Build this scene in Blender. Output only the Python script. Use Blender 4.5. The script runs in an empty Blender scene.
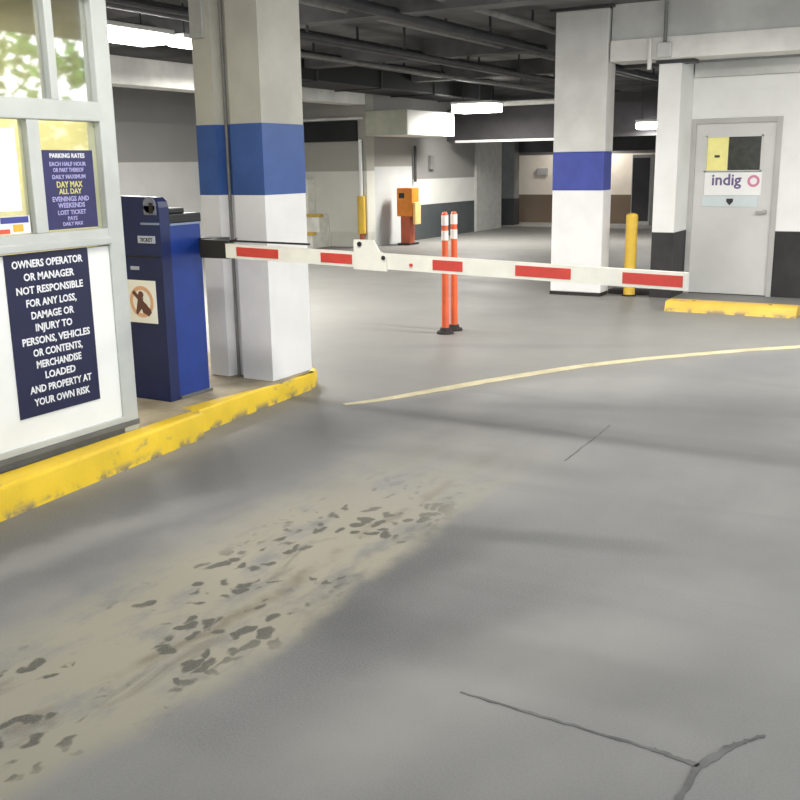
import bpy, bmesh, math, random
from mathutils import Vector, Matrix, noise
random.seed(7)
SC = bpy.context.scene
COL = SC.collection
PI = math.pi

# ------------------------------------------------------------------ materials
class NT:
    """small wrapper to write node maths"""
    def __init__(s, name, rough=.6, spec=.5, metal=0.):
        s.m = bpy.data.materials.new(name); s.m.use_nodes = True
        s.t = s.m.node_tree; s.n = s.t.nodes; s.l = s.t.links
        s.b = s.n['Principled BSDF']
        s.b.inputs['Roughness'].default_value = rough
        s.b.inputs['Specular IOR Level'].default_value = spec
        s.b.inputs['Metallic'].default_value = metal
        s.co = s.n.new('ShaderNodeTexCoord').outputs['Object']
        s.x = s.y = s.z = None
    def link(s, a, b): s.l.new(a, b)
    def xyz(s):
        g = s.n.new('ShaderNodeNewGeometry'); k = s.n.new('ShaderNodeSeparateXYZ')
        s.link(g.outputs['Position'], k.inputs[0]); s.co = g.outputs['Position']
        s.x, s.y, s.z = k.outputs
    def put(s, sock, v):
        if hasattr(v, 'is_output'): s.link(v, sock)
        else: sock.default_value = v
    def math(s, op, a, b=0., c=0.):
        k = s.n.new('ShaderNodeMath'); k.operation = op
        for i, v in enumerate((a, b, c)): s.put(k.inputs[i], v)
        return k.outputs[0]
    def ramp(s, v, a, b):      # smoothstep a->b to 0..1
        k = s.n.new('ShaderNodeMapRange'); k.interpolation_type = 'SMOOTHSTEP'
        s.put(k.inputs[0], v); k.inputs[1].default_value = a; k.inputs[2].default_value = b
        return k.outputs[0]
    def band(s, v, a, b, w):   # 1 inside a..b with soft edges
        return s.math('MULTIPLY', s.ramp(v, a - w, a + w), s.math('SUBTRACT', 1., s.ramp(v, b - w, b + w)))
    def noise(s, scale, detail=4., vec=(1, 1, 1), rough=.55, dist=0.):
        mp = s.n.new('ShaderNodeMapping'); mp.inputs['Scale'].default_value = vec
        s.link(s.co, mp.inputs[0])
        k = s.n.new('ShaderNodeTexNoise'); s.link(mp.outputs[0], k.inputs['Vector'])
        k.inputs['Scale'].default_value = scale; k.inputs['Detail'].default_value = detail
        k.inputs['Roughness'].default_value = rough; k.inputs['Distortion'].default_value = dist
        return k.outputs['Fac']
    def mix(s, fac, a, b):
        k = s.n.new('ShaderNodeMix'); k.data_type = 'RGBA'
        s.put(k.inputs[0], fac)
        for i, v in ((6, a), (7, b)):
            if hasattr(v, 'is_output'): s.link(v, k.inputs[i])
            else: k.inputs[i].default_value = (*v, 1)
        return k.outputs[2]
    def color(s, v): s.put(s.b.inputs['Base Color'], v if hasattr(v, 'is_output') else (*v, 1))
    def bump(s, h, strength=.3, dist=.01):
        k = s.n.new('ShaderNodeBump'); k.inputs['Strength'].default_value = strength
        k.inputs['Distance'].default_value = dist; s.link(h, k.inputs['Height'])
        s.link(k.outputs[0], s.b.inputs['Normal'])

def paint(name, c, rough=.55, var=.12, scale=6., spec=.4, metal=0., bump=.0):
    """a plain painted / worn surface: base colour with faint mottling"""
    t = NT(name, rough, spec, metal)
    nz = t.noise(scale, 5)
    k = t.ramp(nz, .3, .7)
    t.color(t.mix(k, tuple(v * (1 - var) for v in c), tuple(min(1, v * (1 + var * .6)) for v in c)))
    if bump: t.bump(t.noise(scale * 12, 3), bump, .004)
    return t.m

def glow(name, c, e):
    t = NT(name, .5); t.color(c)
    t.b.inputs['Emission Color'].default_value = (*c, 1)
    t.b.inputs['Emission Strength'].default_value = e
    return t.m

def glass(name, mirror=.2, tint=(.93, .96, .93)):
    m = bpy.data.materials.new(name); m.use_nodes = True
    n = m.node_tree.nodes; l = m.node_tree.links
    n.remove(n['Principled BSDF'])
    a = n.new('ShaderNodeBsdfTransparent'); a.inputs[0].default_value = (*tint, 1)
    g = n.new('ShaderNodeBsdfGlossy'); g.inputs['Roughness'].default_value = .03
    lw = n.new('ShaderNodeLayerWeight'); lw.inputs[0].default_value = .25
    ad = n.new('ShaderNodeMath'); ad.operation = 'ADD'; ad.use_clamp = True
    l.new(lw.outputs['Fresnel'], ad.inputs[0]); ad.inputs[1].default_value = mirror
    x = n.new('ShaderNodeMixShader')
    l.new(ad.outputs[0], x.inputs[0]); l.new(a.outputs[0], x.inputs[1]); l.new(g.outputs[0], x.inputs[2])
    l.new(x.outputs[0], n['Material Output'].inputs[0])
    return m

def floor_mat():
    t = NT('concrete_floor', .55, .35); t.xyz()
    wob = t.math('MULTIPLY', t.math('SUBTRACT', t.noise(1.1, 6), .5), .55)
    u = t.math('ADD', t.x, wob)
    # general mottling: broad clouds, tyre-drawn streaks, fine grit
    base = t.mix(t.ramp(t.noise(.55, 4), .3, .72), (.175, .175, .178), (.275, .274, .265))
    streak = t.noise(1., 4, (2.4, .35, 1))
    base = t.mix(t.math('MULTIPLY', t.ramp(streak, .45, .75), .45), base, (.16, .162, .166))
    cross = t.noise(1., 4, (.35, 2.1, 1), dist=.4)
    base = t.mix(t.math('MULTIPLY', t.ramp(cross, .52, .74), .5), base, (.145, .147, .15))
    # the smoother, paler slab beyond the painted line
    side = t.math('SUBTRACT', t.math('SUBTRACT', t.y, 5.75), t.math('MULTIPLY', t.math('ADD', t.x, 3.45), 1.48))
    far = t.ramp(side, -.25, .15)
    base = t.mix(t.math('MULTIPLY', far, .75), base, (.185, .181, .17))
    near = t.math('SUBTRACT', 1., far)
    # darker wheel tracks along the lane
    tr = t.math('MULTIPLY', t.math('MAXIMUM', t.band(u, -3.7, -3.0, .2), t.math('MULTIPLY', t.band(u, -1.75, -.95, .3), .75)), near)
    base = t.mix(t.math('MULTIPLY', tr, .72), base, (.118, .12, .126))
    # soft dark and pale strokes across the floor
    def stroke(a, b, w, k, c, soft=.5):
        nonlocal base
        d = Vector((b[0] - a[0], b[1] - a[1])); L = d.length; d /= L
        px = t.math('SUBTRACT', u, a[0]); py = t.math('SUBTRACT', t.y, a[1])
        al = t.math('ADD', t.math('MULTIPLY', px, d.x), t.math('MULTIPLY', py, d.y))
        pe = t.math('ADD', t.math('MULTIPLY', px, -d.y), t.math('MULTIPLY', py, d.x))
        m = t.math('MULTIPLY', t.band(al, 0, L, L * .28), t.band(pe, -w, w, w * soft))
        base = t.mix(t.math('MULTIPLY', m, t.math('MULTIPLY', t.math('ADD', .55, t.noise(2.5, 3)), k)), base, c)
    D = (.10, .102, .105); G = (.40, .395, .37)
    stroke((-1.98, 3.66), (-1.05, 3.93), .075, .95, D, .8)
    stroke((-3.3, 5.5), (-.6, 5.6), .16, .8, D, .8)
    stroke((-2.9, 4.75), (-1.6, 4.75), .12, .35, D, .8)
    stroke((-3.6, 2.3), (-3.45, 4.6), .20, .75, D, .8)
    stroke((-1.86, 2.45), (-1.85, 3.9), .19, .9, D, .8)
    stroke((-2.9, 5.9), (-.6, 6.7), .1, .42, D, .8)
    stroke((-4.4, 7.6), (-2.4, 8.6), .10, .3, D, .8)
    stroke((-3.2, 5.2), (.6, 7.6), .45, .55, D, .8)
    stroke((-1.5, 1.8), (-.9, 3.2), .22, .4, G, .8)
    stroke((-3.5, 1.6), (-3.15, 3.6), .10, .3, G, .8)
    # dry tan dirt left between the tracks
    along = t.math('MULTIPLY', t.math('SUBTRACT', 1., t.ramp(t.y, 3.0, 5.6)), near)
    d = t.math('MULTIPLY', t.math('MULTIPLY', t.ramp(u, -3.05, -2.6), t.math('SUBTRACT', 1., t.ramp(u, -2.0, -1.86))), along)
    dn = t.math('MULTIPLY', d, t.ramp(t.noise(3.2, 7, (1.6, .7, 1), .65), .30, .52))
    base = t.mix(t.math('MULTIPLY', dn, .85), base, (.335, .31, .235))
    ridge = t.math('MULTIPLY', t.band(u, -2.24, -2.19, .03), t.math('MULTIPLY', d, t.ramp(t.noise(3, 4), .4, .6)))
    base = t.mix(t.math('MULTIPLY', ridge, .75), base, (.15, .125, .085))
    # dark oily clods pressed into the dirt
    mp = t.n.new('ShaderNodeMapping'); mp.inputs['Scale'].default_value = (1.2, .85, 1); t.link(t.co, mp.inputs[0])
    nn = t.n.new('ShaderNodeTexNoise'); nn.inputs['Scale'].default_value = 9; t.link(mp.outputs[0], nn.inputs['Vector'])
    ad = t.n.new('ShaderNodeVectorMath'); ad.operation = 'MULTIPLY_ADD'
    t.link(nn.outputs['Color'], ad.inputs[0]); ad.inputs[1].default_value = (.17, .17, 0); t.link(mp.outputs[0], ad.inputs[2])
    vo = t.n.new('ShaderNodeTexVoronoi'); vo.inputs['Scale'].default_value = 12; vo.inputs['Randomness'].default_value = 1.
    t.link(ad.outputs[0], vo.inputs['Vector'])
    sz = t.math('MULTIPLY', t.ramp(t.noise(2.6, 4), .30, .64), .46)
    sp = t.math('SUBTRACT', 1., t.ramp(t.math('SUBTRACT', vo.outputs['Distance'], sz), -.12, .05))
    spots = t.math('MULTIPLY', sp, t.math('MULTIPLY', t.band(u, -2.65, -1.98, .12), t.math('SUBTRACT', 1., t.ramp(t.y, 3.4, 4.6))))
    base = t.mix(t.math('MULTIPLY', spots, .95), base, (.066, .062, .05))
    smear = t.math('MULTIPLY', t.ramp(t.noise(2.6, 5, (2.2, .8, 1), .6, .6), .56, .70), t.math('MULTIPLY', t.band(u, -2.65, -2.05, .15), along))
    base = t.mix(t.math('MULTIPLY', smear, .6), base, (.12, .112, .09))
    # fine grit
    base = t.mix(t.math('MULTIPLY', t.ramp(t.noise(140, 3), .35, .65), .2), base, (.33, .33, .31))
    t.color(base)
    t.put(t.b.inputs['Roughness'], t.math('ADD', .42, t.math('MULTIPLY', t.noise(1.3, 4), .3)))
    t.bump(t.noise(160, 2), .06, .002)
    return t.m

def yellow_worn(name, c=(.80, .55, .03), dirt=(.2, .17, .12)):
    t = NT(name, .5, .4)
    k = t.ramp(t.noise(7, 6, (1, 1, 2)), .58, .74)
    col = t.mix(t.ramp(t.noise(2.5, 3), .3, .7), tuple(v * .82 for v in c), c)
    t.xyz()
    low = t.math('MULTIPLY', t.math('SUBTRACT', 1., t.ramp(t.z, .0, .06)), t.ramp(t.noise(9, 4), .45, .6))
    t.color(t.mix(t.math('MAXIMUM', t.math('MULTIPLY', k, .55), low), col, dirt))
    t.bump(t.noise(30, 4), .3, .006)
    return t.m

def wall_mat(name, lower, mid, upper, z1, z2):
    """wall in horizontal colour bands: lower dado, middle band, upper"""
    t = NT(name, .6, .3); t.xyz()
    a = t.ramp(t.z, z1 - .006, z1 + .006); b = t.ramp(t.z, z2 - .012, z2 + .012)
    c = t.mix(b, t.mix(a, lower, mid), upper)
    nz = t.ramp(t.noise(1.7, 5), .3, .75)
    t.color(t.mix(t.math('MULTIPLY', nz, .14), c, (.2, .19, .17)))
    # block courses
    br = t.n.new('ShaderNodeTexBrick'); br.inputs['Scale'].default_value = 1.
    br.inputs['Brick Width'].default_value = .4; br.inputs['Row Height'].default_value = .2
    br.inputs['Mortar Size'].default_value = .008
    br.inputs['Color1'].default_value = br.inputs['Color2'].default_value = (1, 1, 1, 1); br.inputs['Mortar'].default_value = (0, 0, 0, 1)
    cb = t.n.new('ShaderNodeCombineXYZ'); t.link(t.math('ADD', t.x, t.y), cb.inputs[0]); t.link(t.z, cb.inputs[1])
    t.link(cb.outputs[0], br.inputs['Vector'])
    t.bump(br.outputs['Color'], .25, .006)
    return t.m

M = dict(
    floor=floor_mat(),
    island=paint('island_concrete', (.36, .31, .22), .8, .3, 4, bump=.3),
    yellow=yellow_worn('yellow_curb_paint'),
    yellow2=yellow_worn('yellow_block_paint', (.72, .47, .07)),
    bollard=paint('yellow_bollard_paint', (.72, .47, .06), .45, .1),
    line=paint('cream_line_paint', (.50, .45, .29), .6, .2, 5),
    crack=paint('crack_dark', (.16, .16, .155), .9, .3, 9),
    ceil=paint('dark_ceiling', (.125, .125, .125), .8, .45, 1.3),
    pale_ceil=paint('pale_ceiling', (.3, .3, .28), .8, .25, 1.1),
    pipe=paint('dark_pipe', (.045, .045, .05), .5, .3),
    pipe_grey=paint('grey_pipe', (.20, .20, .19), .5, .2),
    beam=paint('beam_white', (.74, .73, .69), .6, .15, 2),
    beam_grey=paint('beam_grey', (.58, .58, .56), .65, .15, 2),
    beam_dark=paint('beam_dark', (.05, .047, .052), .65, .2, 2),
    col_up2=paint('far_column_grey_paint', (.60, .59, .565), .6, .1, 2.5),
    duct=paint('black_duct', (.018, .018, .02), .6, .2, 2),
    soffit=paint('soffit_paint', (.47, .48, .38), .6, .15, 2),
    soffit_lit=paint('soffit_lit_white', (.72, .72, .68), .6, .1, 2),  # casing side whitened, the lamp's light put into its colour
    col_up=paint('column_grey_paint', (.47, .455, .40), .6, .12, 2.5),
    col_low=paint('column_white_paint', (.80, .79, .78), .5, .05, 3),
    band=paint('column_blue_band', (.045, .10, .30), .45, .12, 5),
    band2=paint('column_violet_band', (.055, .075, .33), .45, .12, 5),
    wall_room=wall_mat('white_block_wall', (.022, .022, .024), (.78, .78, .76), (.78, .78, .76), .78, 3.2),
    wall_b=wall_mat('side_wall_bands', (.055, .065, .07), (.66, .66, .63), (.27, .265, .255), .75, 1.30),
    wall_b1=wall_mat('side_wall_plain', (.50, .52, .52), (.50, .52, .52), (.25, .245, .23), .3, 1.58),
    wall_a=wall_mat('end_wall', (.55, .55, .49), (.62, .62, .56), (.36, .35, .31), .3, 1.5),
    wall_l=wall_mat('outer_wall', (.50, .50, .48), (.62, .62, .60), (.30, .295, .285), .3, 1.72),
    wall_far=wall_mat('far_wall', (.17, .12, .08), (.78, .70, .60), (.10, .10, .10), .76, 1.82),  # upper band dark: shade of the beams put into the wall colour
    grey_panel=paint('grey_pillar', (.42, .42, .40), .6, .1),
    booth=paint('booth_white_panel', (.82, .83, .81), .4, .04, 2),
    alu=paint('booth_aluminium', (.50, .52, .50), .38, .08, 4, metal=.15),
    alu_dark=paint('booth_kick_grey', (.12, .122, .12), .5, .15),
    booth_in=paint('booth_inside_cream', (.78, .72, .45), .6, .1),
    black=paint('black_plastic', (.012, .012, .014), .45, .1),
    navy=paint('machine_navy', (.010, .018, .085), .38, .12),
    blue=paint('machine_blue', (.012, .040, .235), .33, .12),
    trimline=paint('light_blue_trim', (.22, .28, .42), .4, .05),
    grey_icon=paint('grey_plate', (.17, .18, .24), .7, .1),
    label=paint('label_pale', (.42, .46, .58), .5, .05),
    white=paint('white_plate', (.80, .80, .79), .45, .03),
    paper=paint('paper', (.85, .85, .83), .7, .03),
    arm=paint('arm_cream_white', (.78, .76, .68), .45, .07, 8),
    red=paint('arm_red_tape', (.58, .055, .04), .4, .12, 9),
    orange=paint('delineator_orange', (.76, .13, .045), .45, .1),
    reflective=paint('reflective_white', (.85, .78, .74), .3, .04),
    rubber=paint('rubber_base', (.03, .025, .024), .8, .2),
    orange_box=paint('ticket_orange', (.62, .20, .02), .45, .12),
    post_red=paint('post_red', (.42, .10, .05), .5, .12),
    amber=paint('amber_panel', (.75, .5, .2), .5, .1),
    sign_navy=paint('sign_navy', (.014, .016, .055), .4, .1),
    sign_violet=paint('sign_violet', (.03, .028, .11), .4, .1),
    ink_white=paint('lettering_white', (.80, .81, .84), .5, .02),
    ink_lav=paint('lettering_lavender', (.40, .38, .66), .5, .03),
    ink_yel=paint('lettering_yellow', (.62, .58, .20), .5, .03),
    ink_purple=paint('lettering_purple', (.14, .10, .23), .5, .03),
    ink_pink=paint('lettering_pink', (.60, .22, .34), .5, .03),
    ink_dark=paint('ink_dark', (.03, .03, .035), .6, .02),
    ink_brown=paint('ink_brown', (.14, .06, .05), .6, .02),
    peach=paint('pictogram_peach', (.72, .42, .27), .6, .05),
    sticker_red=paint('sticker_red', (.62, .10, .05), .5, .05),
    sticker_blue=paint('sticker_blue', (.06, .07, .28), .5, .05),
    sticker_amber=paint('sticker_amber', (.80, .42, .05), .5, .05),
    notice=paint('notice_yellow', (.85, .78, .30), .6, .05),
    pale_label=paint('pale_blue_label', (.58, .64, .66), .5, .03),
    door=paint('door_grey_paint', (.58, .575, .555), .42, .06, 2),
    frame=paint('door_frame_grey', (.42, .415, .40), .45, .06),
    steel=paint('steel', (.4, .4, .4), .3, .05, metal=.9),
    wired=paint('wired_glass', (.045, .045, .038), .2, .3, 14),
    tube=glow('lamp_tube', (1., .98, .93), 16.),
    diff=glow('lamp_diffuser', (1., .985, .95), 12.),
    tube_soft=glow('booth_lamp', (1., .92, .7), 2.5),
    housing=paint('lamp_housing', (.7, .7, .68), .5, .05),
    pane=glass('booth_glass', .55), pane_low=glass('booth_glass_low', .06),
    leaf=paint('hedge_leaf', (.10, .22, .05), .7, .6, 4),
    ground=paint('outside_paving', (.45, .45, .43), .8, .15),
    white_block=paint('white_step_paint', (.78, .78, .72), .6, .12),
)

# ------------------------------------------------------------------ mesh helpers
class MB:
    def __init__(s): s.b = bmesh.new()
    def _merge(s, tmp, mat=None):
        if mat: bmesh.ops.transform(tmp, matrix=mat, verts=tmp.verts)
        me = bpy.data.meshes.new('t'); tmp.to_mesh(me); tmp.free(); s.b.from_mesh(me); bpy.data.meshes.remove(me)
    def box(s, a, b, bev=0., seg=2):
        t = bmesh.new(); bmesh.ops.create_cube(t, size=1)
        lo = [min(p, q) for p, q in zip(a, b)]; hi = [max(p, q) for p, q in zip(a, b)]
        for v in t.verts: v.co = Vector([lo[i] + (v.co[i] + .5) * (hi[i] - lo[i]) for i in range(3)])
        if bev: bmesh.ops.bevel(t, geom=t.edges[:], offset=bev, segments=seg, affect='EDGES', profile=.5)
        s._merge(t); return s
    def cyl(s, p, q, r, r2=None, n=20, bev=0.):
        p, q = Vector(p), Vector(q); t = bmesh.new()
        bmesh.ops.create_cone(t, segments=n, radius1=r, radius2=r if r2 is None else r2, depth=(q - p).length, cap_ends=True)
        if bev:
            bmesh.ops.bevel(t, geom=[e for e in t.edges if abs(e.verts[0].co.z - e.verts[1].co.z) < 1e-6], offset=bev, segments=3, affect='EDGES', profile=.5)
        m = Matrix.Translation((p + q) / 2) @ (q - p).to_track_quat('Z', 'Y').to_matrix().to_4x4()
        s._merge(t, m); return s
    def dome(s, c, r, squash=.5, n=20):
        t = bmesh.new(); bmesh.ops.create_uvsphere(t, u_segments=n, v_segments=10, radius=r)
        bmesh.ops.delete(t, geom=[v for v in t.verts if v.co.z < -1e-4], context='VERTS')
        for v in t.verts: v.co.z *= squash
        s._merge(t, Matrix.Translation(c)); return s
    def prism(s, pts, z0, z1, bev=0.):
        t = bmesh.new(); n = len(pts)
        a = [t.verts.new((x, y, z0)) for x, y in pts]; b = [t.verts.new((x, y, z1 if not callable(z1) else z1(x, y))) for x, y in pts]
        t.faces.new(a[::-1]); t.faces.new(b)
        for i in range(n): t.faces.new((a[i], a[(i + 1) % n], b[(i + 1) % n], b[i]))
        bmesh.ops.recalc_face_normals(t, faces=t.faces)
        if bev: bmesh.ops.bevel(t, geom=[e for e in t.edges if all(v in b for v in e.verts)], offset=bev, segments=3, affect='EDGES', profile=.5)
        s._merge(t); return s
    def poly(s, pts3, depth):       # polygon in any plane, given thickness vector
        t = bmesh.new(); d = Vector(depth); n = len(pts3)
        a = [t.verts.new(Vector(p)) for p in pts3]; b = [t.verts.new(Vector(p) + d) for p in pts3]
        t.faces.new(a[::-1]); t.faces.new(b)
        for i in range(n): t.faces.new((a[i], a[(i + 1) % n], b[(i + 1) % n], b[i]))
        bmesh.ops.recalc_face_normals(t, faces=t.faces); s._merge(t); return s
    def build(s, name, mat, parent=None, smooth=False):
        me = bpy.data.meshes.new(name); s.b.to_mesh(me); s.b.free()
        me.materials.append(mat)
        if smooth:
            for p in me.polygons: p.use_smooth = True
            try: me.set_sharp_from_angle(angle=.6)
            except Exception: pass
        o = bpy.data.objects.new(name, me); COL.objects.link(o)
        if parent is not None:
            o.parent = parent; o.matrix_parent_inverse = Matrix.Translation(parent_loc(parent)).inverted()
        return o

def parent_loc(o):
    l = Vector(o.location)
    return l if o.parent is None else Vector((0, 0, 0)) + l + (parent_loc(o.parent) if False else Vector((0, 0, 0)))

def tag(o, label, cat, group=None):
    o['label'] = label; o['category'] = cat
    if group: o['group'] = group
    return o
def thing(name, label, cat, loc, group=None):
    o = bpy.data.objects.new(name, None); COL.objects.link(o); o.location = loc; o.empty_display_size = .1
    return tag(o, label, cat, group)
def struct(o): o['kind'] = 'structure'; return o
def B(a, b, bev=0.): return MB().box(a, b, bev)

def text_part(name, lines, mat, parent, origin, right, normal, bold=.0, thick=.0015):
    """lines: (text, x centre, y baseline, cap height, max width) in the plane of the sign"""
    dg = None; bm = bmesh.new()
    for txt, cx, y, h, mw in lines:
        cu = bpy.data.curves.new('f', 'FONT'); cu.body = txt; cu.align_x = 'CENTER'; cu.size = h / .7
        cu.offset = bold * h; cu.extrude = thick; cu.resolution_u = 2
        ob = bpy.data.objects.new('f', cu); COL.objects.link(ob)
        bpy.context.view_layer.update()
        me = bpy.data.meshes.new_from_object(ob.evaluated_get(bpy.context.evaluated_depsgraph_get()))
        xs = [v.co.x for v in me.vertices]; w = max(xs) - min(xs); k = min(1., mw / w) if mw else 1.
        mid = (max(xs) + min(xs)) / 2
        for v in me.vertices: v.co = Vector(((v.co.x - mid) * k + cx, v.co.y + y, v.co.z))
        bm.from_mesh(me); bpy.data.meshes.remove(me); bpy.data.objects.remove(ob); bpy.data.curves.remove(cu)
    r = Vector(right); n = Vector(normal); up = n.cross(r)
    mt = Matrix((r, up, n)).transposed().to_4x4(); mt.translation = Vector(origin)
    bmesh.ops.transform(bm, matrix=mt, verts=bm.verts)
    mb = MB(); mb.b.free(); mb.b = bm
    return mb.build(name, mat, parent)

X, Y, Z = Vector((1, 0, 0)), Vector((0, 1, 0)), Vector((0, 0, 1))

# ------------------------------------------------------------------ the setting
struct(B((-17, -8, -.3), (4, 30, 0)).build('floor', M['floor']))
struct(B((4, -30, -.32), (70, 60, -.02)).build('ground', M['ground']))
struct(B((-17, -8, 3.36), (3, 30, 3.6)).build('ceiling', M['ceil']))
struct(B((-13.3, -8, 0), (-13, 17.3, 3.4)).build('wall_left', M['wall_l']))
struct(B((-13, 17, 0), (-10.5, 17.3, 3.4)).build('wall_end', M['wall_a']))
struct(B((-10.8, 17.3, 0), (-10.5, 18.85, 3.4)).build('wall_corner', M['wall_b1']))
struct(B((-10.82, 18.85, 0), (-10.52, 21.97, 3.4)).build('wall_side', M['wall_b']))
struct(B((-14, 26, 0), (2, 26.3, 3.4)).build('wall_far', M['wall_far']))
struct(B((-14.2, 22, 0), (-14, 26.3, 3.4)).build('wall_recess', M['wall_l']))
# door room: wall with the grey door set in it
wr = MB(); wr.box((-2.0, 12.4, 0), (1, 12.6, 3.36)); wr.box((-3.06, 12.4, 2.09), (-2.0, 12.6, 3.36))
struct(wr.build('wall_right', M['wall_room']))
struct(B((-3.30, 11.8, 0), (-3.04, 14.6, 2.73)).build('wall_pier', M['wall_room']))
struct(B((-3.04, 14.4, 0), (1, 14.6, 3.36)).build('wall_rear', M['wall_room']))
# beams
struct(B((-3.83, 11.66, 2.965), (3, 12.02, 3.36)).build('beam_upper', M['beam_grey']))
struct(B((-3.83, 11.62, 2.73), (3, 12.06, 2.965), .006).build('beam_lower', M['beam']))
struct(B((-3.02, 12.33, 2.56), (1, 12.4, 2.73), .004).build('head_strip', M['beam_grey']))  # grey strip on the wall head below the beam
struct(B((-10.9, -2, 2.76), (-10.5, 17, 3.14), .01).build('beam_side', M['beam']))
struct(B((-10.5, 20.5, 2.12), (-3.3, 20.9, 2.8)).build('beam_cross', M['beam_dark']))
struct(B((-14, 24.9, 1.88), (-3.3, 25.2, 2.5)).build('beam_far', M['beam_dark']))
for i, v in enumerate((9.2, 13.2, 16.6)):
    struct(B((-10.45, v, 3.1), (-3.3, v + .3, 3.36)).build('beam_ceiling', M['ceil']))
struct(B((-7.6, 13.6, 3.34), (-4.4, 16.4, 3.36)).build('ceiling_panel', M['pale_ceil']))
struct(B((-9.4, 17.0, 3.34), (-5.5, 20.3, 3.36)).build('ceiling_panel', M['pale_ceil']))
# island under the booth
isl = [(-8, -3), (-3.75, -3), (-3.9, 2.8), (-4.06, 4.4), (-4.07, 5.4), (-4.12, 5.8), (-4.35, 6.0), (-8, 6.0)]
struct(MB().prism(isl, 0, .148).build('floor_island', M['island']))

# painted line curving across the lane
def ribbon(name, pts, w, mat, z=.004):
    mb = MB(); t = bmesh.new(); L = []; R = []
    P = [Vector((x, y, z)) for x, y in pts]
    for i, p in enumerate(P):
        d = (P[min(i + 1, len(P) - 1)] - P[max(i - 1, 0)]).normalized(); n = Vector((-d.y, d.x, 0))
        ww = w if not callable(w) else w(i / (len(P) - 1))
        L.append(t.verts.new(p + n * ww)); R.append(t.verts.new(p - n * ww))
    for i in range(len(P) - 1): t.faces.new((R[i], R[i + 1], L[i + 1], L[i]))
    ex = bmesh.ops.extrude_face_region(t, geom=t.faces[:])
    for v in [g for g in ex['geom'] if isinstance(g, bmesh.types.BMVert)]: v.co.z -= z
    bmesh.ops.recalc_face_normals(t, faces=t.faces)
    mb._merge(t); return mb.build(name, mat)
def smooth_pts(p, n=6):
    out = []
    for i in range(len(p) - 1):
        a, b, c, d = p[max(i - 1, 0)], p[i], p[i + 1], p[min(i + 2, len(p) - 1)]
        for k in range(n):
            s = k / n
            out.append(tuple(.5 * (2 * b[j] + (c[j] - a[j]) * s + (2 * a[j] - 5 * b[j] + 4 * c[j] - d[j]) * s * s + (3 * b[j] - a[j] - 3 * c[j] + d[j]) * s ** 3) for j in (0, 1)))
    return out + [p[-1]]
struct(ribbon('floor_line', smooth_pts([(-3.62, 5.5), (-3.45, 5.76), (-3.2, 6.3), (-2.91, 6.9), (-2.5, 7.62), (-1.89, 8.38), (-1.19, 9.09), (-.2, 9.9), (1, 10.7)]), lambda s: .055 * min(1, .45 + s * 2), M['line']))
def jag(a, b, n, amp):
    A, Bv = Vector((*a, 0)), Vector((*b, 0)); d = (Bv - A).normalized(); nn = Vector((-d.y, d.x, 0))
    return [tuple((A.lerp(Bv, i / n) + nn * random.uniform(-amp, amp) * (0 < i < n))[:2]) for i in range(n + 1)]
def zg(x, y): return (x, y)
cr = [((-1.23, 2.48), (-.92, 2.47), .006), ((-.92, 2.47), (-.62, 2.46), .007), ((-.62, 2.46), (-.49, 2.44), .011), ((-.49, 2.44), (-.42, 2.60), .014), ((-.42, 2.6), (-.36, 2.68), .006), ((-.49, 2.44), (-.50, 2.2), .010),
      ((-1.81, 4.95), (-1.83, 5.79), .006)]
for a, b, w in cr:
    struct(ribbon('floor_crack', jag(a, b, 9, .004), lambda s, w=w: w * random.uniform(.5, 1.1), M['crack'], .0025))

# ------------------------------------------------------------------ island curbs
c1 = thing('curb_block', 'long yellow painted concrete curb running under the ticket booth front', 'curb', (-3.85, 1.5, 0), 'yellow island curbs')
mb = MB(); mb.prism([(-3.96, 4.42), (-3.92, 4.40), (-3.865, 3.6), (-3.80, 2.8), (-3.74, 1.6), (-3.60, -1), (-3.92, -1), (-4.02, 4.42)][::-1], 0, .165, .022)
mb.build('curb_body', M['yellow'], c1, True)
c2 = thing('curb_block', 'shorter yellow curb with chipped foot beside the blue banded column base', 'curb', (-4.05, 5.2, 0), 'yellow island curbs')
mb = MB(); mb.prism([(-4.01, 4.44), (-4.045, 5.0), (-4.075, 5.5), (-4.09, 5.78), (-4.16, 5.96), (-4.32, 6.06), (-4.36, 5.9), (-4.115, 5.83), (-4.115, 5.2), (-4.16, 4.45)], 0, lambda x, y: .15 - max(0, y - 5.0) * .03, .018)
mb.build('curb_body', M['yellow'], c2, True)

# ------------------------------------------------------------------ ticket booth
UB = -4.03
bt = thing('ticket_booth', 'white and aluminium ticket booth with windows standing on the yellow curbed island', 'booth', (-4.6, 3.0, .15))
B((UB - .09, 3.855, .15), (UB + .012, 3.965, 2.75), .006).build('corner_post', M['alu'], bt)
B((UB - .09, 1.2, .15), (UB + .012, 1.31, 2.75), .006).build('corner_post', M['alu'], bt)
B((UB - .05, 1.31, .245), (UB, 3.855, 1.20), .003).build('lower_panel', M['booth'], bt)
mb = MB(); mb.box((UB - .08, 1.2, .15), (UB + .008, 3.965, .185), .004); mb.box((UB - .06, 1.2, .185), (UB + .022, 3.965, .215), .004)
mb.build('kick_plate', M['alu_dark'], bt)
B((UB - .06, 1.31, .215), (UB + .014, 3.86, .248), .003).build('bottom_rail', M['alu'], bt)
mb = MB(); mb.box((UB - .08, 1.31, 1.21), (UB + .03, 3.86, 1.25), .006); mb.box((UB - .08, 1.31, 1.245), (UB + .008, 3.86, 1.295), .004)
mb.build('window_sill', M['alu'], bt)
B((UB - .08, 1.31, 1.845), (UB + .012, 3.86, 1.945), .005).build('transom_bar', M['alu'], bt)
B((UB - .08, 1.2, 2.45), (UB + .012, 3.965, 2.56), .005).build('head_bar', M['alu'], bt)
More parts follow.
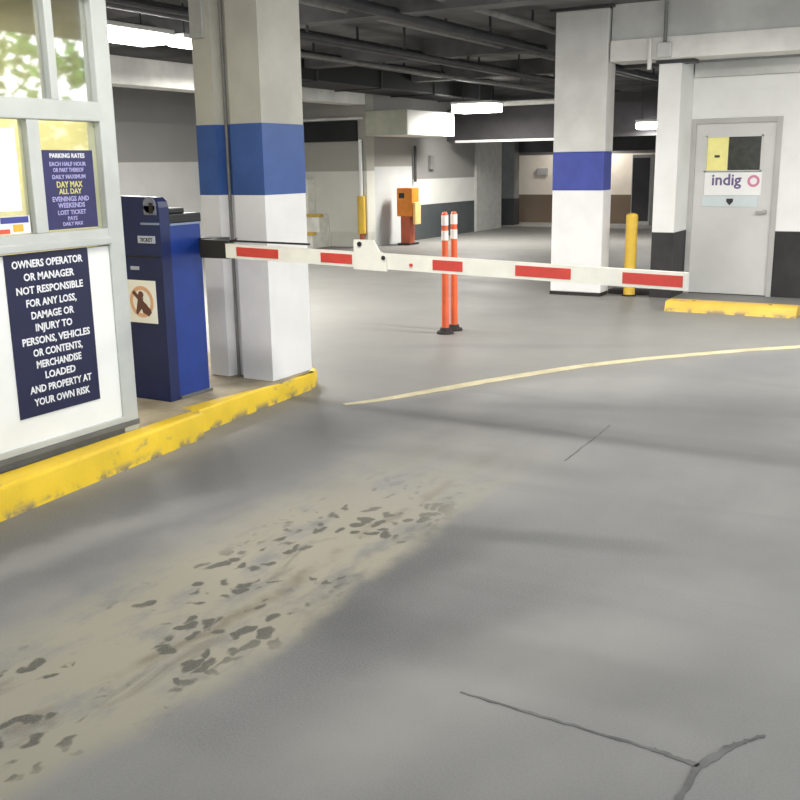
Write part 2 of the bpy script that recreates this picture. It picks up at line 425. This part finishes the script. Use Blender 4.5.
for a, b, z0, z1 in ((3.555, 3.605, 1.945, 2.45), (3.385, 3.46, 1.295, 1.845), (2.75, 2.8, 1.945, 2.45), (2.62, 2.69, 1.295, 1.845)):
    B((UB - .06, a, z0), (UB + .008, b, z1), .004).build('mullion', M['alu'], bt)
for a, b, z0, z1, m in ((3.605, 3.855, 1.945, 2.45, 'pane'), (2.8, 3.555, 1.945, 2.45, 'pane'), (1.31, 2.75, 1.945, 2.45, 'pane'),
                        (3.46, 3.855, 1.295, 1.845, 'pane_low'), (2.69, 3.385, 1.295, 1.845, 'pane_low'), (1.31, 2.62, 1.295, 1.845, 'pane_low')):
    B((UB - .035, a, z0), (UB - .029, b, z1)).build('window_pane', M[m], bt)
B((-5.35, 1.2, .15), (-5.30, 3.965, 2.6)).build('rear_wall', M['booth_in'], bt)
for v in (1.2, 3.925):
    mb = MB(); mb.box((-5.3, v, .15), (UB - .09, v + .04, 2.6))
    mb.build('side_wall', M['booth_in'], bt)
B((-5.45, 1.1, 2.56), (UB + .06, 4.06, 2.78), .01).build('booth_roof', M['alu'], bt)
B((-5.29, 3.35, 1.05), (-5.2, 3.85, 2.0), .004).build('window_blind', M['soffit'], bt)
B((-5.3, 1.25, 1.0), (-4.75, 3.9, 1.05), .005).build('counter', M['grey_panel'], bt)
mb = MB(); mb.box((-5.29, 2.5, 1.35), (-5.27, 3.2, 2.3)); mb.build('wall_board', M['white'], bt)
B((-4.95, 2.2, 2.50), (-4.65, 3.6, 2.56), .005).build('ceiling_lamp', M['tube_soft'], bt)
ld = bpy.data.lights.new('booth_light', 'AREA'); ld.shape = 'RECTANGLE'; ld.size = .3; ld.size_y = 1.4; ld.energy = 24; ld.color = (1, .9, .68)
lo = bpy.data.objects.new('booth_light', ld); COL.objects.link(lo); lo.location = (-4.8, 2.9, 2.48); lo.parent = bt; lo.matrix_parent_inverse = Matrix.Translation((-4.6, 3.0, .15)).inverted()

# white notice and card sticker inside the low glass
n1 = thing('paper_notice', 'blank white paper notice behind the lower booth window above the card stickers', 'notice', (UB - .025, 3.17, 1.4))
B((UB - .027, 2.98, 1.41), (UB - .024, 3.335, 1.80)).build('sheet', M['paper'], n1)
n2 = thing('card_sticker', 'small red, amber and blue card sticker strip at the foot of the booth window', 'sticker', (UB - .025, 3.25, 1.3))
B((UB - .027, 3.05, 1.30), (UB - .024, 3.375, 1.385)).build('backing', M['white'], n2)
for a, b, z0, z1, m in ((3.07, 3.19, 1.325, 1.37, 'sticker_amber'), (3.10, 3.25, 1.303, 1.325, 'sticker_red'), (3.20, 3.365, 1.352, 1.382, 'sticker_blue'), (3.27, 3.33, 1.31, 1.345, 'sticker_amber')):
    B((UB - .024, a, z0), (UB - .0225, b, z1)).build('card_logo', M[m], n2)

# tall navy disclaimer sign on the lower panel
s1 = thing('disclaimer_sign', 'tall navy sign with white capital lettering on the white lower booth panel', 'sign', (UB + .002, 3.43, .4))
B((UB + .001, 3.172, .385), (UB + .006, 3.70, 1.205), .001).build('sign_board', M['sign_navy'], s1)
W = .47
rows = [('OWNERS OPERATOR', 1.135, .95), ('OR MANAGER', 1.070, .68), ('NOT RESPONSIBLE', 1.005, .90), ('FOR ANY LOSS,', .940, .68), ('DAMAGE OR', .877, .58), ('INJURY TO', .815, .50),
        ('PERSONS, VEHICLES', .750, .93), ('OR CONTENTS,', .688, .68), ('MERCHANDISE', .627, .62), ('LOADED', .567, .42), ('AND PROPERTY AT', .503, .86), ('YOUR OWN RISK', .437, .78)]
for t, z, k in rows:
    text_part('text_line', [(t, .006 + (z < .76) * .012, z - .4, .036, W * k)], M['ink_white'], s1, (UB + .0062, 3.43, .4), Y, X, .035)

# violet rates sign in the lower glass
s2 = thing('rates_sign', 'small violet sign with white, lavender and yellow lettering on the booth window', 'sign', (UB - .02, 3.64, 1.3))
B((UB - .028, 3.475, 1.305), (UB - .021, 3.815, 1.70), .001).build('sign_board', M['sign_violet'], s2)
o2 = (UB - .0208, 3.645, 1.3)
text_part('title_lettering', [('PARKING RATES', 0, .362, .022, .27)], M['ink_white'], s2, o2, Y, X, .03)
for q in [('EACH HALF HOUR', 0, .322, .02, .29), ('OR PART THEREOF', 0, .292, .02, .2), ('DAILY MAXIMUM', 0, .258, .02, .29), ('EVENINGS AND', 0, .145, .024, .26), ('WEEKENDS', 0, .113, .024, .28), ('LOST TICKET', 0, .078, .022, .26), ('PAYS', 0, .048, .02, .22), ('DAILY MAX', 0, .022, .018, .15)]:
    text_part('text_line', [q], M['ink_lav'], s2, o2, Y, X, .03)
for q in [('DAY MAX', 0, .215, .03, .17), ('ALL DAY', 0, .182, .026, .2)]:
    text_part('price_line', [q], M['ink_yel'], s2, o2, Y, X, .03)

# ------------------------------------------------------------------ ticket machine and gate cabinet
tm = thing('ticket_machine', 'tall dark navy ticket machine with pale label standing against the bright blue gate cabinet', 'ticket machine', (-4.46, 4.6, .15))
mb = MB(); prof = [(-4.64, .15), (-4.315, .15), (-4.305, 1.37), (-4.315, 1.405), (-4.345, 1.43), (-4.64, 1.44)]
mb.poly([(x, 4.55, z) for x, z in prof], (0, .085, 0)); mb.build('body', M['navy'], tm)
mb = MB(); mb.box((-4.425, 4.540, 1.325), (-4.325, 4.552, 1.385), .004); mb.cyl((-4.375, 4.540, 1.385), (-4.375, 4.552, 1.385), .05, n=24); mb.build('card_reader', M['grey_icon'], tm)
B((-4.375, 4.5365, 1.335), (-4.345, 4.541, 1.40)).build('reader_slot', M['black'], tm)
lb = B((-4.495, 4.545, 1.152), (-4.352, 4.551, 1.197), .001).build('label_plate', M['label'], tm)
text_part('label_text', [('TICKET', 0, 0, .022, .11)], M['ink_dark'], lb, (-4.423, 4.5448, 1.163), X, -Y, .03)
B((-4.575, 4.545, .984), (-4.505, 4.551, 1.006), .001).build('small_label', M['label'], tm)
B((-4.46, 4.543, 1.265), (-4.31, 4.552, 1.278), .001).build('trim_strip', M['trimline'], tm)
B((-4.60, 4.546, 1.065), (-4.33, 4.551, 1.072)).build('seam', M['black'], tm)

gc = thing('gate_cabinet', 'bright blue barrier gate cabinet with black stepped top on the island', 'gate cabinet', (-4.46, 4.78, .15))
B((-4.63, 4.637, .15), (-4.315, 4.93, 1.265), .008).build('body', M['blue'], gc)
mb = MB(); mb.box((-4.62, 4.64, 1.265), (-4.318, 4.945, 1.325), .008); mb.box((-4.61, 4.645, 1.325), (-4.335, 4.81, 1.36), .008); mb.build('top_cover', M['black'], gc)
B((-4.315, 4.645, 1.255), (-4.309, 4.925, 1.268), .001).build('trim_strip', M['trimline'], gc)
B((-4.60, 4.637, .15), (-4.30, 4.94, .17)).build('base_plate', M['alu_dark'], gc)

ps = thing('warning_poster', 'small white poster with peach circle and dark figure stuck on the navy ticket machine', 'poster', (-4.49, 4.547, .65))
B((-4.615, 4.543, .65), (-4.375, 4.549, .92), .001).build('sheet', M['paper'], ps)
mb = MB(); ring = []
t = bmesh.new()
for k in range(28):
    a0, a1 = 2 * PI * k / 28, 2 * PI * (k + 1) / 28
    q = [(-4.497 + r * math.cos(a), 4.5415, .785 + r * math.sin(a)) for r, a in ((.075, a0), (.1, a0), (.1, a1), (.075, a1))]
    mb.poly(q, (0, .0015, 0))
t.free(); mb.build('circle', M['peach'], ps)
mb = MB(); mb.poly([(-4.575, 4.5405, .84), (-4.555, 4.5405, .855), (-4.42, 4.5405, .735), (-4.44, 4.5405, .715)], (0, .001, 0))
mb.poly([(-4.505, 4.5400, .76), (-4.46, 4.5400, .775), (-4.415, 4.5400, .72), (-4.44, 4.5400, .695), (-4.49, 4.5400, .715)], (0, .001, 0))
mb.build('figure', M['ink_brown'], ps)
mb = MB(); mb.cyl((-4.50, 4.540, .83), (-4.50, 4.5415, .83), .022, n=18); mb.poly([(-4.525, 4.540, .81), (-4.48, 4.540, .81), (-4.50, 4.540, .74), (-4.54, 4.540, .70), (-4.55, 4.540, .715)], (0, .001, 0)); mb.build('figure', M['ink_brown'], ps)

# ------------------------------------------------------------------ barrier arm
def az(u): return 1.104 - (u + 3.9) * .0235          # arm droops very slightly to the tip
ba = thing('barrier_arm', 'white barrier arm with red bands lowered across the lane', 'barrier', (-4.1, 4.78, 1.1))
mb = MB(); mb.box((-4.312, 4.90, 1.06), (-4.15, 5.02, 1.165), .006); mb.box((-4.17, 4.74, 1.055), (-3.945, 4.80, 1.168), .006); mb.box((-4.17, 4.76, 1.06), (-4.13, 4.95, 1.165)); mb.build('pivot_housing', M['black'], ba)
mb = MB()
hh = .043
mb.poly([(-3.955, 4.735, az(-3.955) - hh), (-1.145, 4.735, az(-1.15) - hh), (-1.145, 4.735, az(-1.15) + hh), (-3.955, 4.735, az(-3.955) + hh)], (0, .035, 0))
mb.build('arm_beam', M['arm'], ba)
for a, b in ((-3.87, -3.555), (-3.25, -3.035), (-2.516, -2.335), (-2.03, -1.727), (-1.46, -1.165)):
    mb = MB(); h = .0275
    mb.poly([(a, 4.7325, az(a) - h), (b, 4.7325, az(b) - h), (b, 4.7325, az(b) + h), (a, 4.7325, az(a) + h)], (0, .003, 0))
    mb.poly([(a, 4.7695, az(a) - h), (b, 4.7695, az(b) - h), (b, 4.7695, az(b) + h), (a, 4.7695, az(a) + h)], (0, .003, 0))
    mb.build('red_band', M['red'], ba)
mb = MB(); pz = [(-3.02, 1.03), (-2.80, 1.025), (-2.805, 1.12), (-2.845, 1.135), (-2.885, 1.197), (-3.015, 1.197)]
mb.poly([(u, 4.724, z) for u, z in pz], (0, .008, 0)); br = mb.build('joint_bracket', M['arm'], ba)
for u, z, r in ((-2.975, 1.172, .014), (-2.82, 1.10, .012)):
    MB().cyl((u, 4.717, z), (u, 4.726, z), r, n=14).build('bolt', M['black'], br)
MB().cyl((-2.65, 4.728, az(-2.65) - .01), (-2.65, 4.737, az(-2.65) - .01), .01, n=12).build('rivet', M['red'], ba)
# thin dark line above the arm, running towards the column
mb = MB(); mb.cyl((-4.0, 4.90, 1.165), (-3.95, 4.78, 1.163), .006); mb.cyl((-3.95, 4.78, 1.163), (-3.35, 4.77, 1.157), .006); mb.build('dark_line', M['black'], ba)

# ------------------------------------------------------------------ columns
lc = thing('concrete_column', 'grooved concrete column with deep blue band standing beside the blue gate cabinet', 'column', (-4.4, 5.55, .15), 'banded columns')
def colprof(e=0.):
    return [(-4.10 + e, 5.34 - e), (-4.10 + e, 5.81 + e), (-4.655 - e, 5.81 + e), (-4.655 - e, 5.34 - e), (-4.49 + e, 5.34 - e), (-4.47 + e, 5.42 - e), (-4.38 - e, 5.42 - e), (-4.36 - e, 5.34 - e)]
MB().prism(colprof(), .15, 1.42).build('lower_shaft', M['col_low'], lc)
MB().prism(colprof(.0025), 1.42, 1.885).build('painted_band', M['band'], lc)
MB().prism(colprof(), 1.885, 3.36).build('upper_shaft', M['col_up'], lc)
MB().cyl((-4.45, 5.405, .15), (-4.45, 5.405, 3.3), .011, n=12).build('conduit', M['pipe_grey'], lc)
B((-4.645, 5.315, 2.44), (-4.535, 5.345, 3.36), .004).build('cable_trunking', M['grey_panel'], lc)
rc = thing('concrete_column', 'pale concrete column with violet blue band beside the yellow bollard', 'column', (-4.17, 11.8, 0), 'banded columns')
B((-4.505, 11.60, .0), (-3.855, 11.91, .04)).build('footing', M['rubber'], rc)
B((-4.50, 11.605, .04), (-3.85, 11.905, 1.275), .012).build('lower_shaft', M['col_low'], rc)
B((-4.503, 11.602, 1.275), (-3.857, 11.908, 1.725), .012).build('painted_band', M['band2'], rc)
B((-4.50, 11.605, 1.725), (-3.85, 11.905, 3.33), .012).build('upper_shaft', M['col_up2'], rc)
B((-4.56, 11.56, 3.33), (-3.80, 12.0, 3.36)).build('cap', M['pipe'], rc)

struct(B((-3.86, 11.93, 0), (-3.31, 12.15, .055), .01).build('floor_edging', M['rubber']))
# ------------------------------------------------------------------ bollard, delineators, door curb
bo = thing('steel_bollard', 'yellow steel bollard with domed top between pale column and white pier', 'bollard', (-3.56, 11.9, 0))
mb = MB(); mb.cyl((-3.56, 11.84, 0), (-3.56, 11.84, .97), .07, n=28); mb.dome((-3.56, 11.84, .97), .07, .45, 28); mb.build('post', M['bollard'], bo, True)
MB().cyl((-3.56, 11.84, 0), (-3.56, 11.84, .02), .085, n=28).build('base_plate', M['rubber'], bo)
def delineator(u, v, label, h=1.165):
    d = thing('traffic_delineator', label, 'delineator post', (u, v, 0), 'orange delineators')
    mb = MB(); mb.cyl((u, v, .02), (u, v, .06), .06, .045, 24); mb.cyl((u, v, 0), (u, v, .022), .085, .08, 24); mb.build('rubber_base', M['rubber'], d)
    mb = MB(); mb.cyl((u, v, .06), (u, v, h - .02), .036, .030, 24); mb.cyl((u, v, h - .02), (u, v, h), .030, .02, 24); mb.build('post', M['orange'], d, True)
    for z0, z1 in ((.90, .99), (1.04, 1.135)):
        MB().cyl((u, v, z0), (u, v, z1), .0335, .033, 24).build('reflective_band', M['reflective'], d, True)
delineator(-4.335, 8.41, 'orange delineator post with two white bands, nearer the ticket booth of the pair')
delineator(-4.345, 8.62, 'orange delineator post with two white bands, nearer the pale column of the pair', 1.16)
k = thing('curb_block', 'yellow concrete curb block lying on the floor before the grey door', 'curb', (-2.15, 10.95, 0))
mb = MB(); prof = [(10.74, 0), (10.78, .09), (10.81, .108), (11.0, .108), (11.03, .09), (11.07, 0)]
mb.poly([(-2.83, v, z) for v, z in prof], (1.36, 0, 0)); mb.build('curb_body', M['yellow2'], k)
for u in (-2.55, -1.75): MB().cyl((u, 10.9, .10), (u, 10.9, .1105), .018, n=12).build('fixing_bolt', M['rubber'], k)

# ------------------------------------------------------------------ grey steel door
dr = bpy.data.objects.new('door_1', None); COL.objects.link(dr); dr.location = (-2.5, 12.4, 0); struct(dr)
mb = MB(); mb.box((-3.04, 12.385, 0), (-2.98, 12.5, 2.09), .003); mb.box((-2.06, 12.385, 0), (-2.0, 12.5, 2.09), .003); mb.box((-2.98, 12.385, 2.03), (-2.06, 12.5, 2.09), .003); mb.build('door_frame', M['frame'], dr)
mb = MB(); mb.box((-2.98, 12.41, .01), (-2.06, 12.455, 1.48), .002); mb.box((-2.98, 12.41, 1.88), (-2.06, 12.455, 2.03), .002); mb.box((-2.98, 12.41, 1.48), (-2.85, 12.455, 1.88), .002); mb.box((-2.22, 12.41, 1.48), (-2.06, 12.455, 1.88), .002)
mb.build('door_leaf', M['door'], dr)
B((-2.86, 12.425, 1.47), (-2.21, 12.44, 1.89)).build('vision_glass', M['wired'], dr)
mb = MB(); mb.box((-2.865, 12.402, 1.465), (-2.205, 12.412, 1.487)); mb.box((-2.865, 12.402, 1.873), (-2.205, 12.412, 1.893)); mb.box((-2.865, 12.402, 1.465), (-2.845, 12.412, 1.893)); mb.box((-2.225, 12.402, 1.465), (-2.205, 12.412, 1.893)); mb.build('window_bead', M['door'], dr)
mb = MB(); mb.cyl((-2.135, 12.41, 1.0), (-2.135, 12.355, 1.0), .013); mb.box((-2.235, 12.345, .988), (-2.12, 12.362, 1.012), .004); mb.cyl((-2.135, 12.412, 1.0), (-2.135, 12.402, 1.0), .028); mb.build('door_handle', M['steel'], dr)
d1 = thing('paper_notice', 'yellow paper notice in the window of the grey steel door', 'notice', (-2.74, 12.42, 1.49))
B((-2.845, 12.418, 1.487), (-2.60, 12.424, 1.875)).build('sheet', M['notice'], d1)
text_part('notice_mark', [('-', 0, 0, .16, .12)], M['ink_dark'], d1, (-2.725, 12.4178, 1.60), X, -Y, .02)
d2 = thing('company_sign', 'white sign with purple and pink lettering below the window of the grey door', 'sign', (-2.53, 12.405, 1.2))
B((-2.855, 12.402, 1.195), (-2.195, 12.41, 1.475), .001).build('sign_board', M['white'], d2)
text_part('lettering', [('indig', -.065, 0, .13, .44)], M['ink_purple'], d2, (-2.53, 12.4018, 1.315), X, -Y, .03)
mb = MB()
for q in range(24):
    a0, a1 = 2 * PI * q / 24, 2 * PI * (q + 1) / 24
    mb.poly([(-2.285 + r * math.cos(a), 12.400, 1.36 + r * math.sin(a)) for r, a in ((.04, a0), (.07, a0), (.07, a1), (.04, a1))], (0, .002, 0))
mb.build('ring_letter', M['ink_pink'], d2)
d3 = thing('door_label', 'pale blue strip label with dark arrow under the white sign on the door', 'label', (-2.53, 12.405, 1.06))
B((-2.87, 12.402, 1.06), (-2.225, 12.41, 1.19), .001).build('strip', M['pale_label'], d3)
MB().poly([(-2.585, 12.4, 1.155), (-2.505, 12.4, 1.155), (-2.505, 12.4, 1.12), (-2.545, 12.4, 1.075), (-2.585, 12.4, 1.12)], (0, .002, 0)).build('arrow', M['ink_dark'], d3)
pj = thing('junction_box', 'small grey conduit box and drop pipe on top of the white pier', 'junction box', (-3.2, 11.6, 2.6))
B((-3.27, 11.55, 2.74), (-3.11, 11.625, 2.90), .01).build('box', M['beam_grey'], pj)
MB().cyl((-3.19, 11.59, 2.9), (-3.19, 11.59, 3.34), .02).build('conduit', M['pipe_grey'], pj)
MB().cyl((-3.36, 11.60, 2.62), (-3.36, 11.60, 2.95), .025).build('drop_pipe', M['beam'], pj)
struct(B((-3.33, 11.77, 2.69), (-2.9, 12.0, 2.732)).build('trim_2', M['pipe']))

# ------------------------------------------------------------------ far side of the garage
sf = thing('duct_casing', 'pale boxed duct casing with bright side hanging from the garage side wall', 'duct', (-10.05, 18, 2.2))
B((-10.495, 17.0, 2.17), (-9.56, 19.0, 2.64), .01).build('casing', M['soffit_lit'], sf)
B((-10.495, 16.985, 2.172), (-9.565, 17.0, 2.635), .004).build('end_panel', M['soffit'], sf)
bl = thing('clearance_panel', 'long black overhead panel on the end wall below a thin white pipe', 'panel', (-11.8, 16.95, 2.1))
B((-12.98, 16.90, 2.08), (-10.68, 16.99, 2.47), .004).build('panel_face', M['duct'], bl)
MB().cyl((-12.98, 16.92, 2.51), (-10.5, 16.92, 2.51), .028, n=12).build('white_pipe', M['beam'], bl)
# steps against the end wall
st = thing('concrete_steps', 'low white concrete steps with yellow edges against the end wall', 'steps', (-11.7, 16.6, 0))
B((-12.6, 16.3, 0), (-11.38, 16.99, .30), .01).build('lower_step', M['white_block'], st)
B((-12.6, 16.62, .30), (-11.42, 16.99, .64), .01).build('upper_step', M['white_block'], st)
B((-12.6, 16.27, .27), (-11.34, 16.40, .325), .005).build('yellow_edge', M['yellow2'], st)
B((-12.6, 16.59, .61), (-11.38, 16.72, .665), .005).build('yellow_edge', M['yellow2'], st)
B((-12.6, 16.72, .64), (-11.75, 16.99, 1.35), .01).build('white_back', M['white_block'], st)
g = thing('pipe_guard', 'thin white wall pipe with yellow lower sleeve at the end wall corner', 'pipe guard', (-10.58, 16.9, 0))
MB().cyl((-10.58, 16.9, .95), (-10.58, 16.9, 2.1), .035, n=14).build('pipe', M['white'], g)
MB().cyl((-10.58, 16.9, .28), (-10.58, 16.9, 1.02), .08, n=18).build('sleeve', M['bollard'], g, True)
MB().cyl((-10.58, 16.9, 0), (-10.58, 16.9, .28), .045, n=14).build('pipe_foot', M['post_red'], g)
om = thing('parking_meter_post', 'orange pay box on a red post standing by the dark dado wall', 'pay machine', (-10.08, 17.9, 0))
B((-10.20, 17.8, 0), (-9.98, 18.0, .60), .01).build('post', M['post_red'], om)
B((-10.26, 17.75, .58), (-9.90, 18.05, 1.15), .015).build('pay_box', M['orange_box'], om)
B((-9.90, 17.78, .42), (-9.84, 18.02, .86), .01).build('side_panel', M['amber'], om)
B((-10.2, 17.74, .95), (-10.08, 17.752, 1.05)).build('screen', M['black'], om)
B((-10.22, 17.7, 0), (-9.94, 18.1, .04)).build('base_plate', M['rubber'], om)
wp = thing('wall_pipe', 'thin dark vertical pipe on the side wall above the orange pay box', 'pipe', (-10.47, 19.0, 1.0))
MB().cyl((-10.45, 18.9, 1.25), (-10.45, 18.9, 2.0), .03, n=10).build('pipe', M['pipe'], wp)
wb = thing('wall_box', 'small grey electrical box on the side wall beside the dark pipe', 'electrical box', (-10.5, 19.7, 1.5))
B((-10.52, 19.6, 1.5), (-10.44, 19.8, 1.8), .005).build('box', M['pipe_grey'], wb)
pp = thing('grey_pillar', 'plain light grey pillar at the end of the dark dado wall', 'pillar', (-10.5, 22.6, 0))
B((-10.86, 21.97, 0), (-10.46, 23.45, 3.1), .01).build('shaft', M['grey_panel'], pp)
dp = thing('dark_pillar', 'narrow dark pillar with black foot before the brown far wall', 'pillar', (-10.8, 25, 0))
B((-11.0, 24.6, .7), (-10.62, 24.95, 2.2)).build('shaft', M['alu_dark'], dp)
B((-11.01, 24.59, 0), (-10.61, 24.96, .7)).build('foot', M['duct'], dp)
fs = thing('wall_sign', 'small dark rectangular sign on the pale upper part of the far wall', 'sign', (-10.37, 25.98, 1.38))
B((-10.53, 25.96, 1.29), (-10.2, 25.99, 1.47), .004).build('sign_board', M['frame'], fs)
wpn = thing('wall_panel', 'narrow white upright panel on the far wall beside the dark pillar', 'panel', (-11.5, 25.98, .6))
B((-11.62, 25.95, .6), (-11.38, 25.99, 1.55), .005).build('panel_board', M['white'], wpn)
fd = thing('steel_cabinet', 'dark tall cabinet against the far wall behind the yellow bollard', 'cabinet', (-7.6, 25.7, 0))
B((-7.75, 25.6, 0), (-7.25, 25.98, 1.78), .01).build('body', M['frame'], fd); B((-7.72, 25.58, .1), (-7.28, 25.6, 1.7)).build('door', M['beam_dark'], fd)

# ceiling services: dark duct, pipes
du = thing('ceiling_duct', 'wide black rectangular duct running along under the ceiling', 'duct', (-9.7, 16, 2.9))
B((-10.2, 12.4, 2.93), (-9.25, 20.3, 3.28), .01).build('duct_body', M['duct'], du)
for v in (13.5, 15.5, 17.5, 19.5): B((-10.22, v, 2.91), (-9.23, v + .05, 3.30)).build('flange', M['pipe'], du)
P = [(-8.6, 3.18, .06, 'pipe', 'thick dark ceiling pipe alongside the black duct'), (-7.9, 3.05, .035, 'pipe_grey', 'thin grey ceiling pipe, second from the black duct'),
     (-7.2, 3.14, .07, 'pipe', 'thick dark ceiling pipe, third from the black duct'), (-6.5, 3.0, .03, 'pipe', 'thin dark low hung ceiling pipe, fourth from the black duct'),
     (-5.9, 3.2, .05, 'pipe_grey', 'grey ceiling pipe, fifth from the black duct'), (-5.3, 3.1, .06, 'pipe', 'thick dark ceiling pipe, sixth from the black duct'), (-4.75, 3.2, .04, 'pipe_grey', 'grey ceiling pipe just beside the pale banded column')]
for u, z, r, m, lab in P:
    t_ = thing('ceiling_pipe', lab, 'pipe', (u, 13, z), 'ceiling pipes')
    MB().cyl((u, 4.5, z), (u, 20.4, z), r, n=12).build('pipe', M[m], t_, True)
    for v in (6.5, 9.35, 11.5, 13.35, 15.2, 16.75, 18.6):
        B((u - .012, v - .012, z), (u + .012, v + .012, 3.36)).build('hanger', M['pipe'], t_)
cp = thing('ceiling_pipe', 'pale cross pipe under the ceiling behind the far lamp', 'pipe', (-7, 19.9, 2.86), 'ceiling pipes')
MB().cyl((-9.2, 20.2, 2.86), (-6.9, 20.2, 2.86), .055, n=12).build('pipe', M['beam'], cp, True)
cb = thing('lit_flange', 'bright narrow strip coloured as the lit lower flange of the dark cross beam', 'beam flange', (-8, 20.45, 2.1))
B((-10.2, 20.3, 2.07), (-7.0, 20.5, 2.12), .004).build('flange_face', M['beam'], cb)  # brightness of the beam's lit lower flange put into a white strip

# ------------------------------------------------------------------ lamps
def lamp(u, v, z, L, axis, label, power, wide=.2, drop=.02):
    t_ = thing('fluorescent_light', label, 'light', (u, v, z), 'fluorescent lights')
    a = (L / 2, wide / 2) if axis == 'x' else (wide / 2, L / 2)
    B((u - a[0], v - a[1], z + .05), (u + a[0], v + a[1], z + .10), .008).build('housing', M['housing'], t_)
    MB().box((u - a[0] * .97, v - a[1] * .94, z - drop), (u + a[0] * .97, v + a[1] * .94, z + .05), .03, 4).build('diffuser', M['diff'], t_, True)
    for s in (-.7, .7):
        x, y = (u + a[0] * s, v) if axis == 'x' else (u, v + a[1] * s)
        MB().cyl((x, y, z + .1), (x, y, 3.36), .008, n=8).build('hanger_rod', M['pipe'], t_)
    ld = bpy.data.lights.new('lamp_light', 'AREA'); ld.shape = 'RECTANGLE'; ld.energy = power; ld.color = (1., .965, .90)
    ld.size, ld.size_y = (L, wide) if axis == 'x' else (wide, L)
    lo = bpy.data.objects.new('lamp_light', ld); COL.objects.link(lo); lo.location = (u, v, z - drop - .01)
    lo.parent = t_; lo.matrix_parent_inverse = Matrix.Translation((u, v, z)).inverted()
lamp(-7.75, 7.45, 2.93, 1.9, 'y', 'long bright fluorescent light above the gap between ticket booth and grooved column', 170, .42, .05)
lamp(-7.75, 9.2, 2.93, 1.2, 'y', 'short bright fluorescent light partly behind the grooved column', 130, .3)
lamp(-8.85, 18.6, 2.72, .9, 'x', 'glowing lamp hung beside the boxed duct casing', 150, .6, .11)
lamp(-5.75, 20.1, 2.31, .5, 'x', 'small glowing lamp seen between column and white pier', 60, .4, .08)
lamp(-2.2, 8.6, 3.1, 1.5, 'x', 'added unseen fluorescent light over the lane before the grey door', 90)  # this and the next two: fixtures added out of view to light the hall
lamp(.8, 9.2, 3.1, 1.5, 'x', 'added unseen fluorescent light over the lane beyond the grey door', 90)
lamp(-2.4, 3.4, 3.1, 1.5, 'x', 'added unseen fluorescent light over the lane beside the ticket booth', 50)
lamp(-9.0, 25.55, 2.5, 1.2, 'x', 'added fluorescent light behind the far beam before the brown far wall', 40)  # added behind the far beam to brighten the far wall
lamp(-9.35, 12.1, 2.95, 1.0, 'y', 'added fluorescent light hidden behind the grooved column', 110)  # added out of sight to brighten the dark walls

# greenery across the forecourt, seen mirrored in the booth glass
def foliage(x, y, rx, ry, rz, zc, seed):
    t = bmesh.new(); rnd = random.Random(seed)
    for k in range(2600):
        d = Vector((rnd.gauss(0, 1), rnd.gauss(0, 1), rnd.gauss(0, 1))).normalized() * rnd.uniform(.45, 1)
        if noise.noise(d * 2.3 + Vector((seed, 0, 0))) < -.05: continue
        c = Vector((d.x * rx, d.y * ry, zc + d.z * rz)); a = Vector((rnd.gauss(0, 1), rnd.gauss(0, 1), rnd.gauss(0, 1))).normalized(); b_ = a.orthogonal()
        q = .22
        t.faces.new([t.verts.new(c + a * q), t.verts.new(c + b_ * q * .6), t.verts.new(c - a * q), t.verts.new(c - b_ * q * .6)])
    mb = MB(); mb._merge(t, Matrix.Translation((x, y, 0))); o = mb.build('tree_foliage', M['leaf']); o['kind'] = 'stuff'
foliage(13, 19, 3, 4.5, 2.4, 3.2, 3); foliage(17, 12, 3, 4, 2.6, 3.0, 5)

# ------------------------------------------------------------------ world and camera
w = bpy.data.worlds.new('world'); SC.world = w; w.use_nodes = True
n = w.node_tree.nodes; l = w.node_tree.links; bg = n['Background']
bg.inputs[0].default_value = (.93, .97, 1.0, 1); bg.inputs[1].default_value = 2.2

cam = bpy.data.cameras.new('camera'); co = bpy.data.objects.new('camera', cam); COL.objects.link(co); SC.camera = co
cam.sensor_fit = 'HORIZONTAL'; cam.sensor_width = 36; cam.lens = 981 / 800 * 36; cam.clip_start = .05
R = Vector((0.8676372964923239, 0.4969931857320278, -0.014258158065523096))
U = Vector((-0.10358972214867444, 0.20874314296276855, 0.972468750002377))
F = Vector((-0.48628663481598144, 0.8422731585429726, -0.23259672224129246))
mt = Matrix((R, U, -F)).transposed().to_4x4(); mt.translation = (0, 0, 1.6); co.matrix_world = mt
vs = SC.view_settings; vs.view_transform = 'Standard'; vs.look = 'None'; vs.gamma = 1; vs.use_curve_mapping = False; vs.exposure = .42
SC.cycles.max_bounces = 8; SC.cycles.sample_clamp_indirect = 6; SC.cycles.transparent_max_bounces = 12
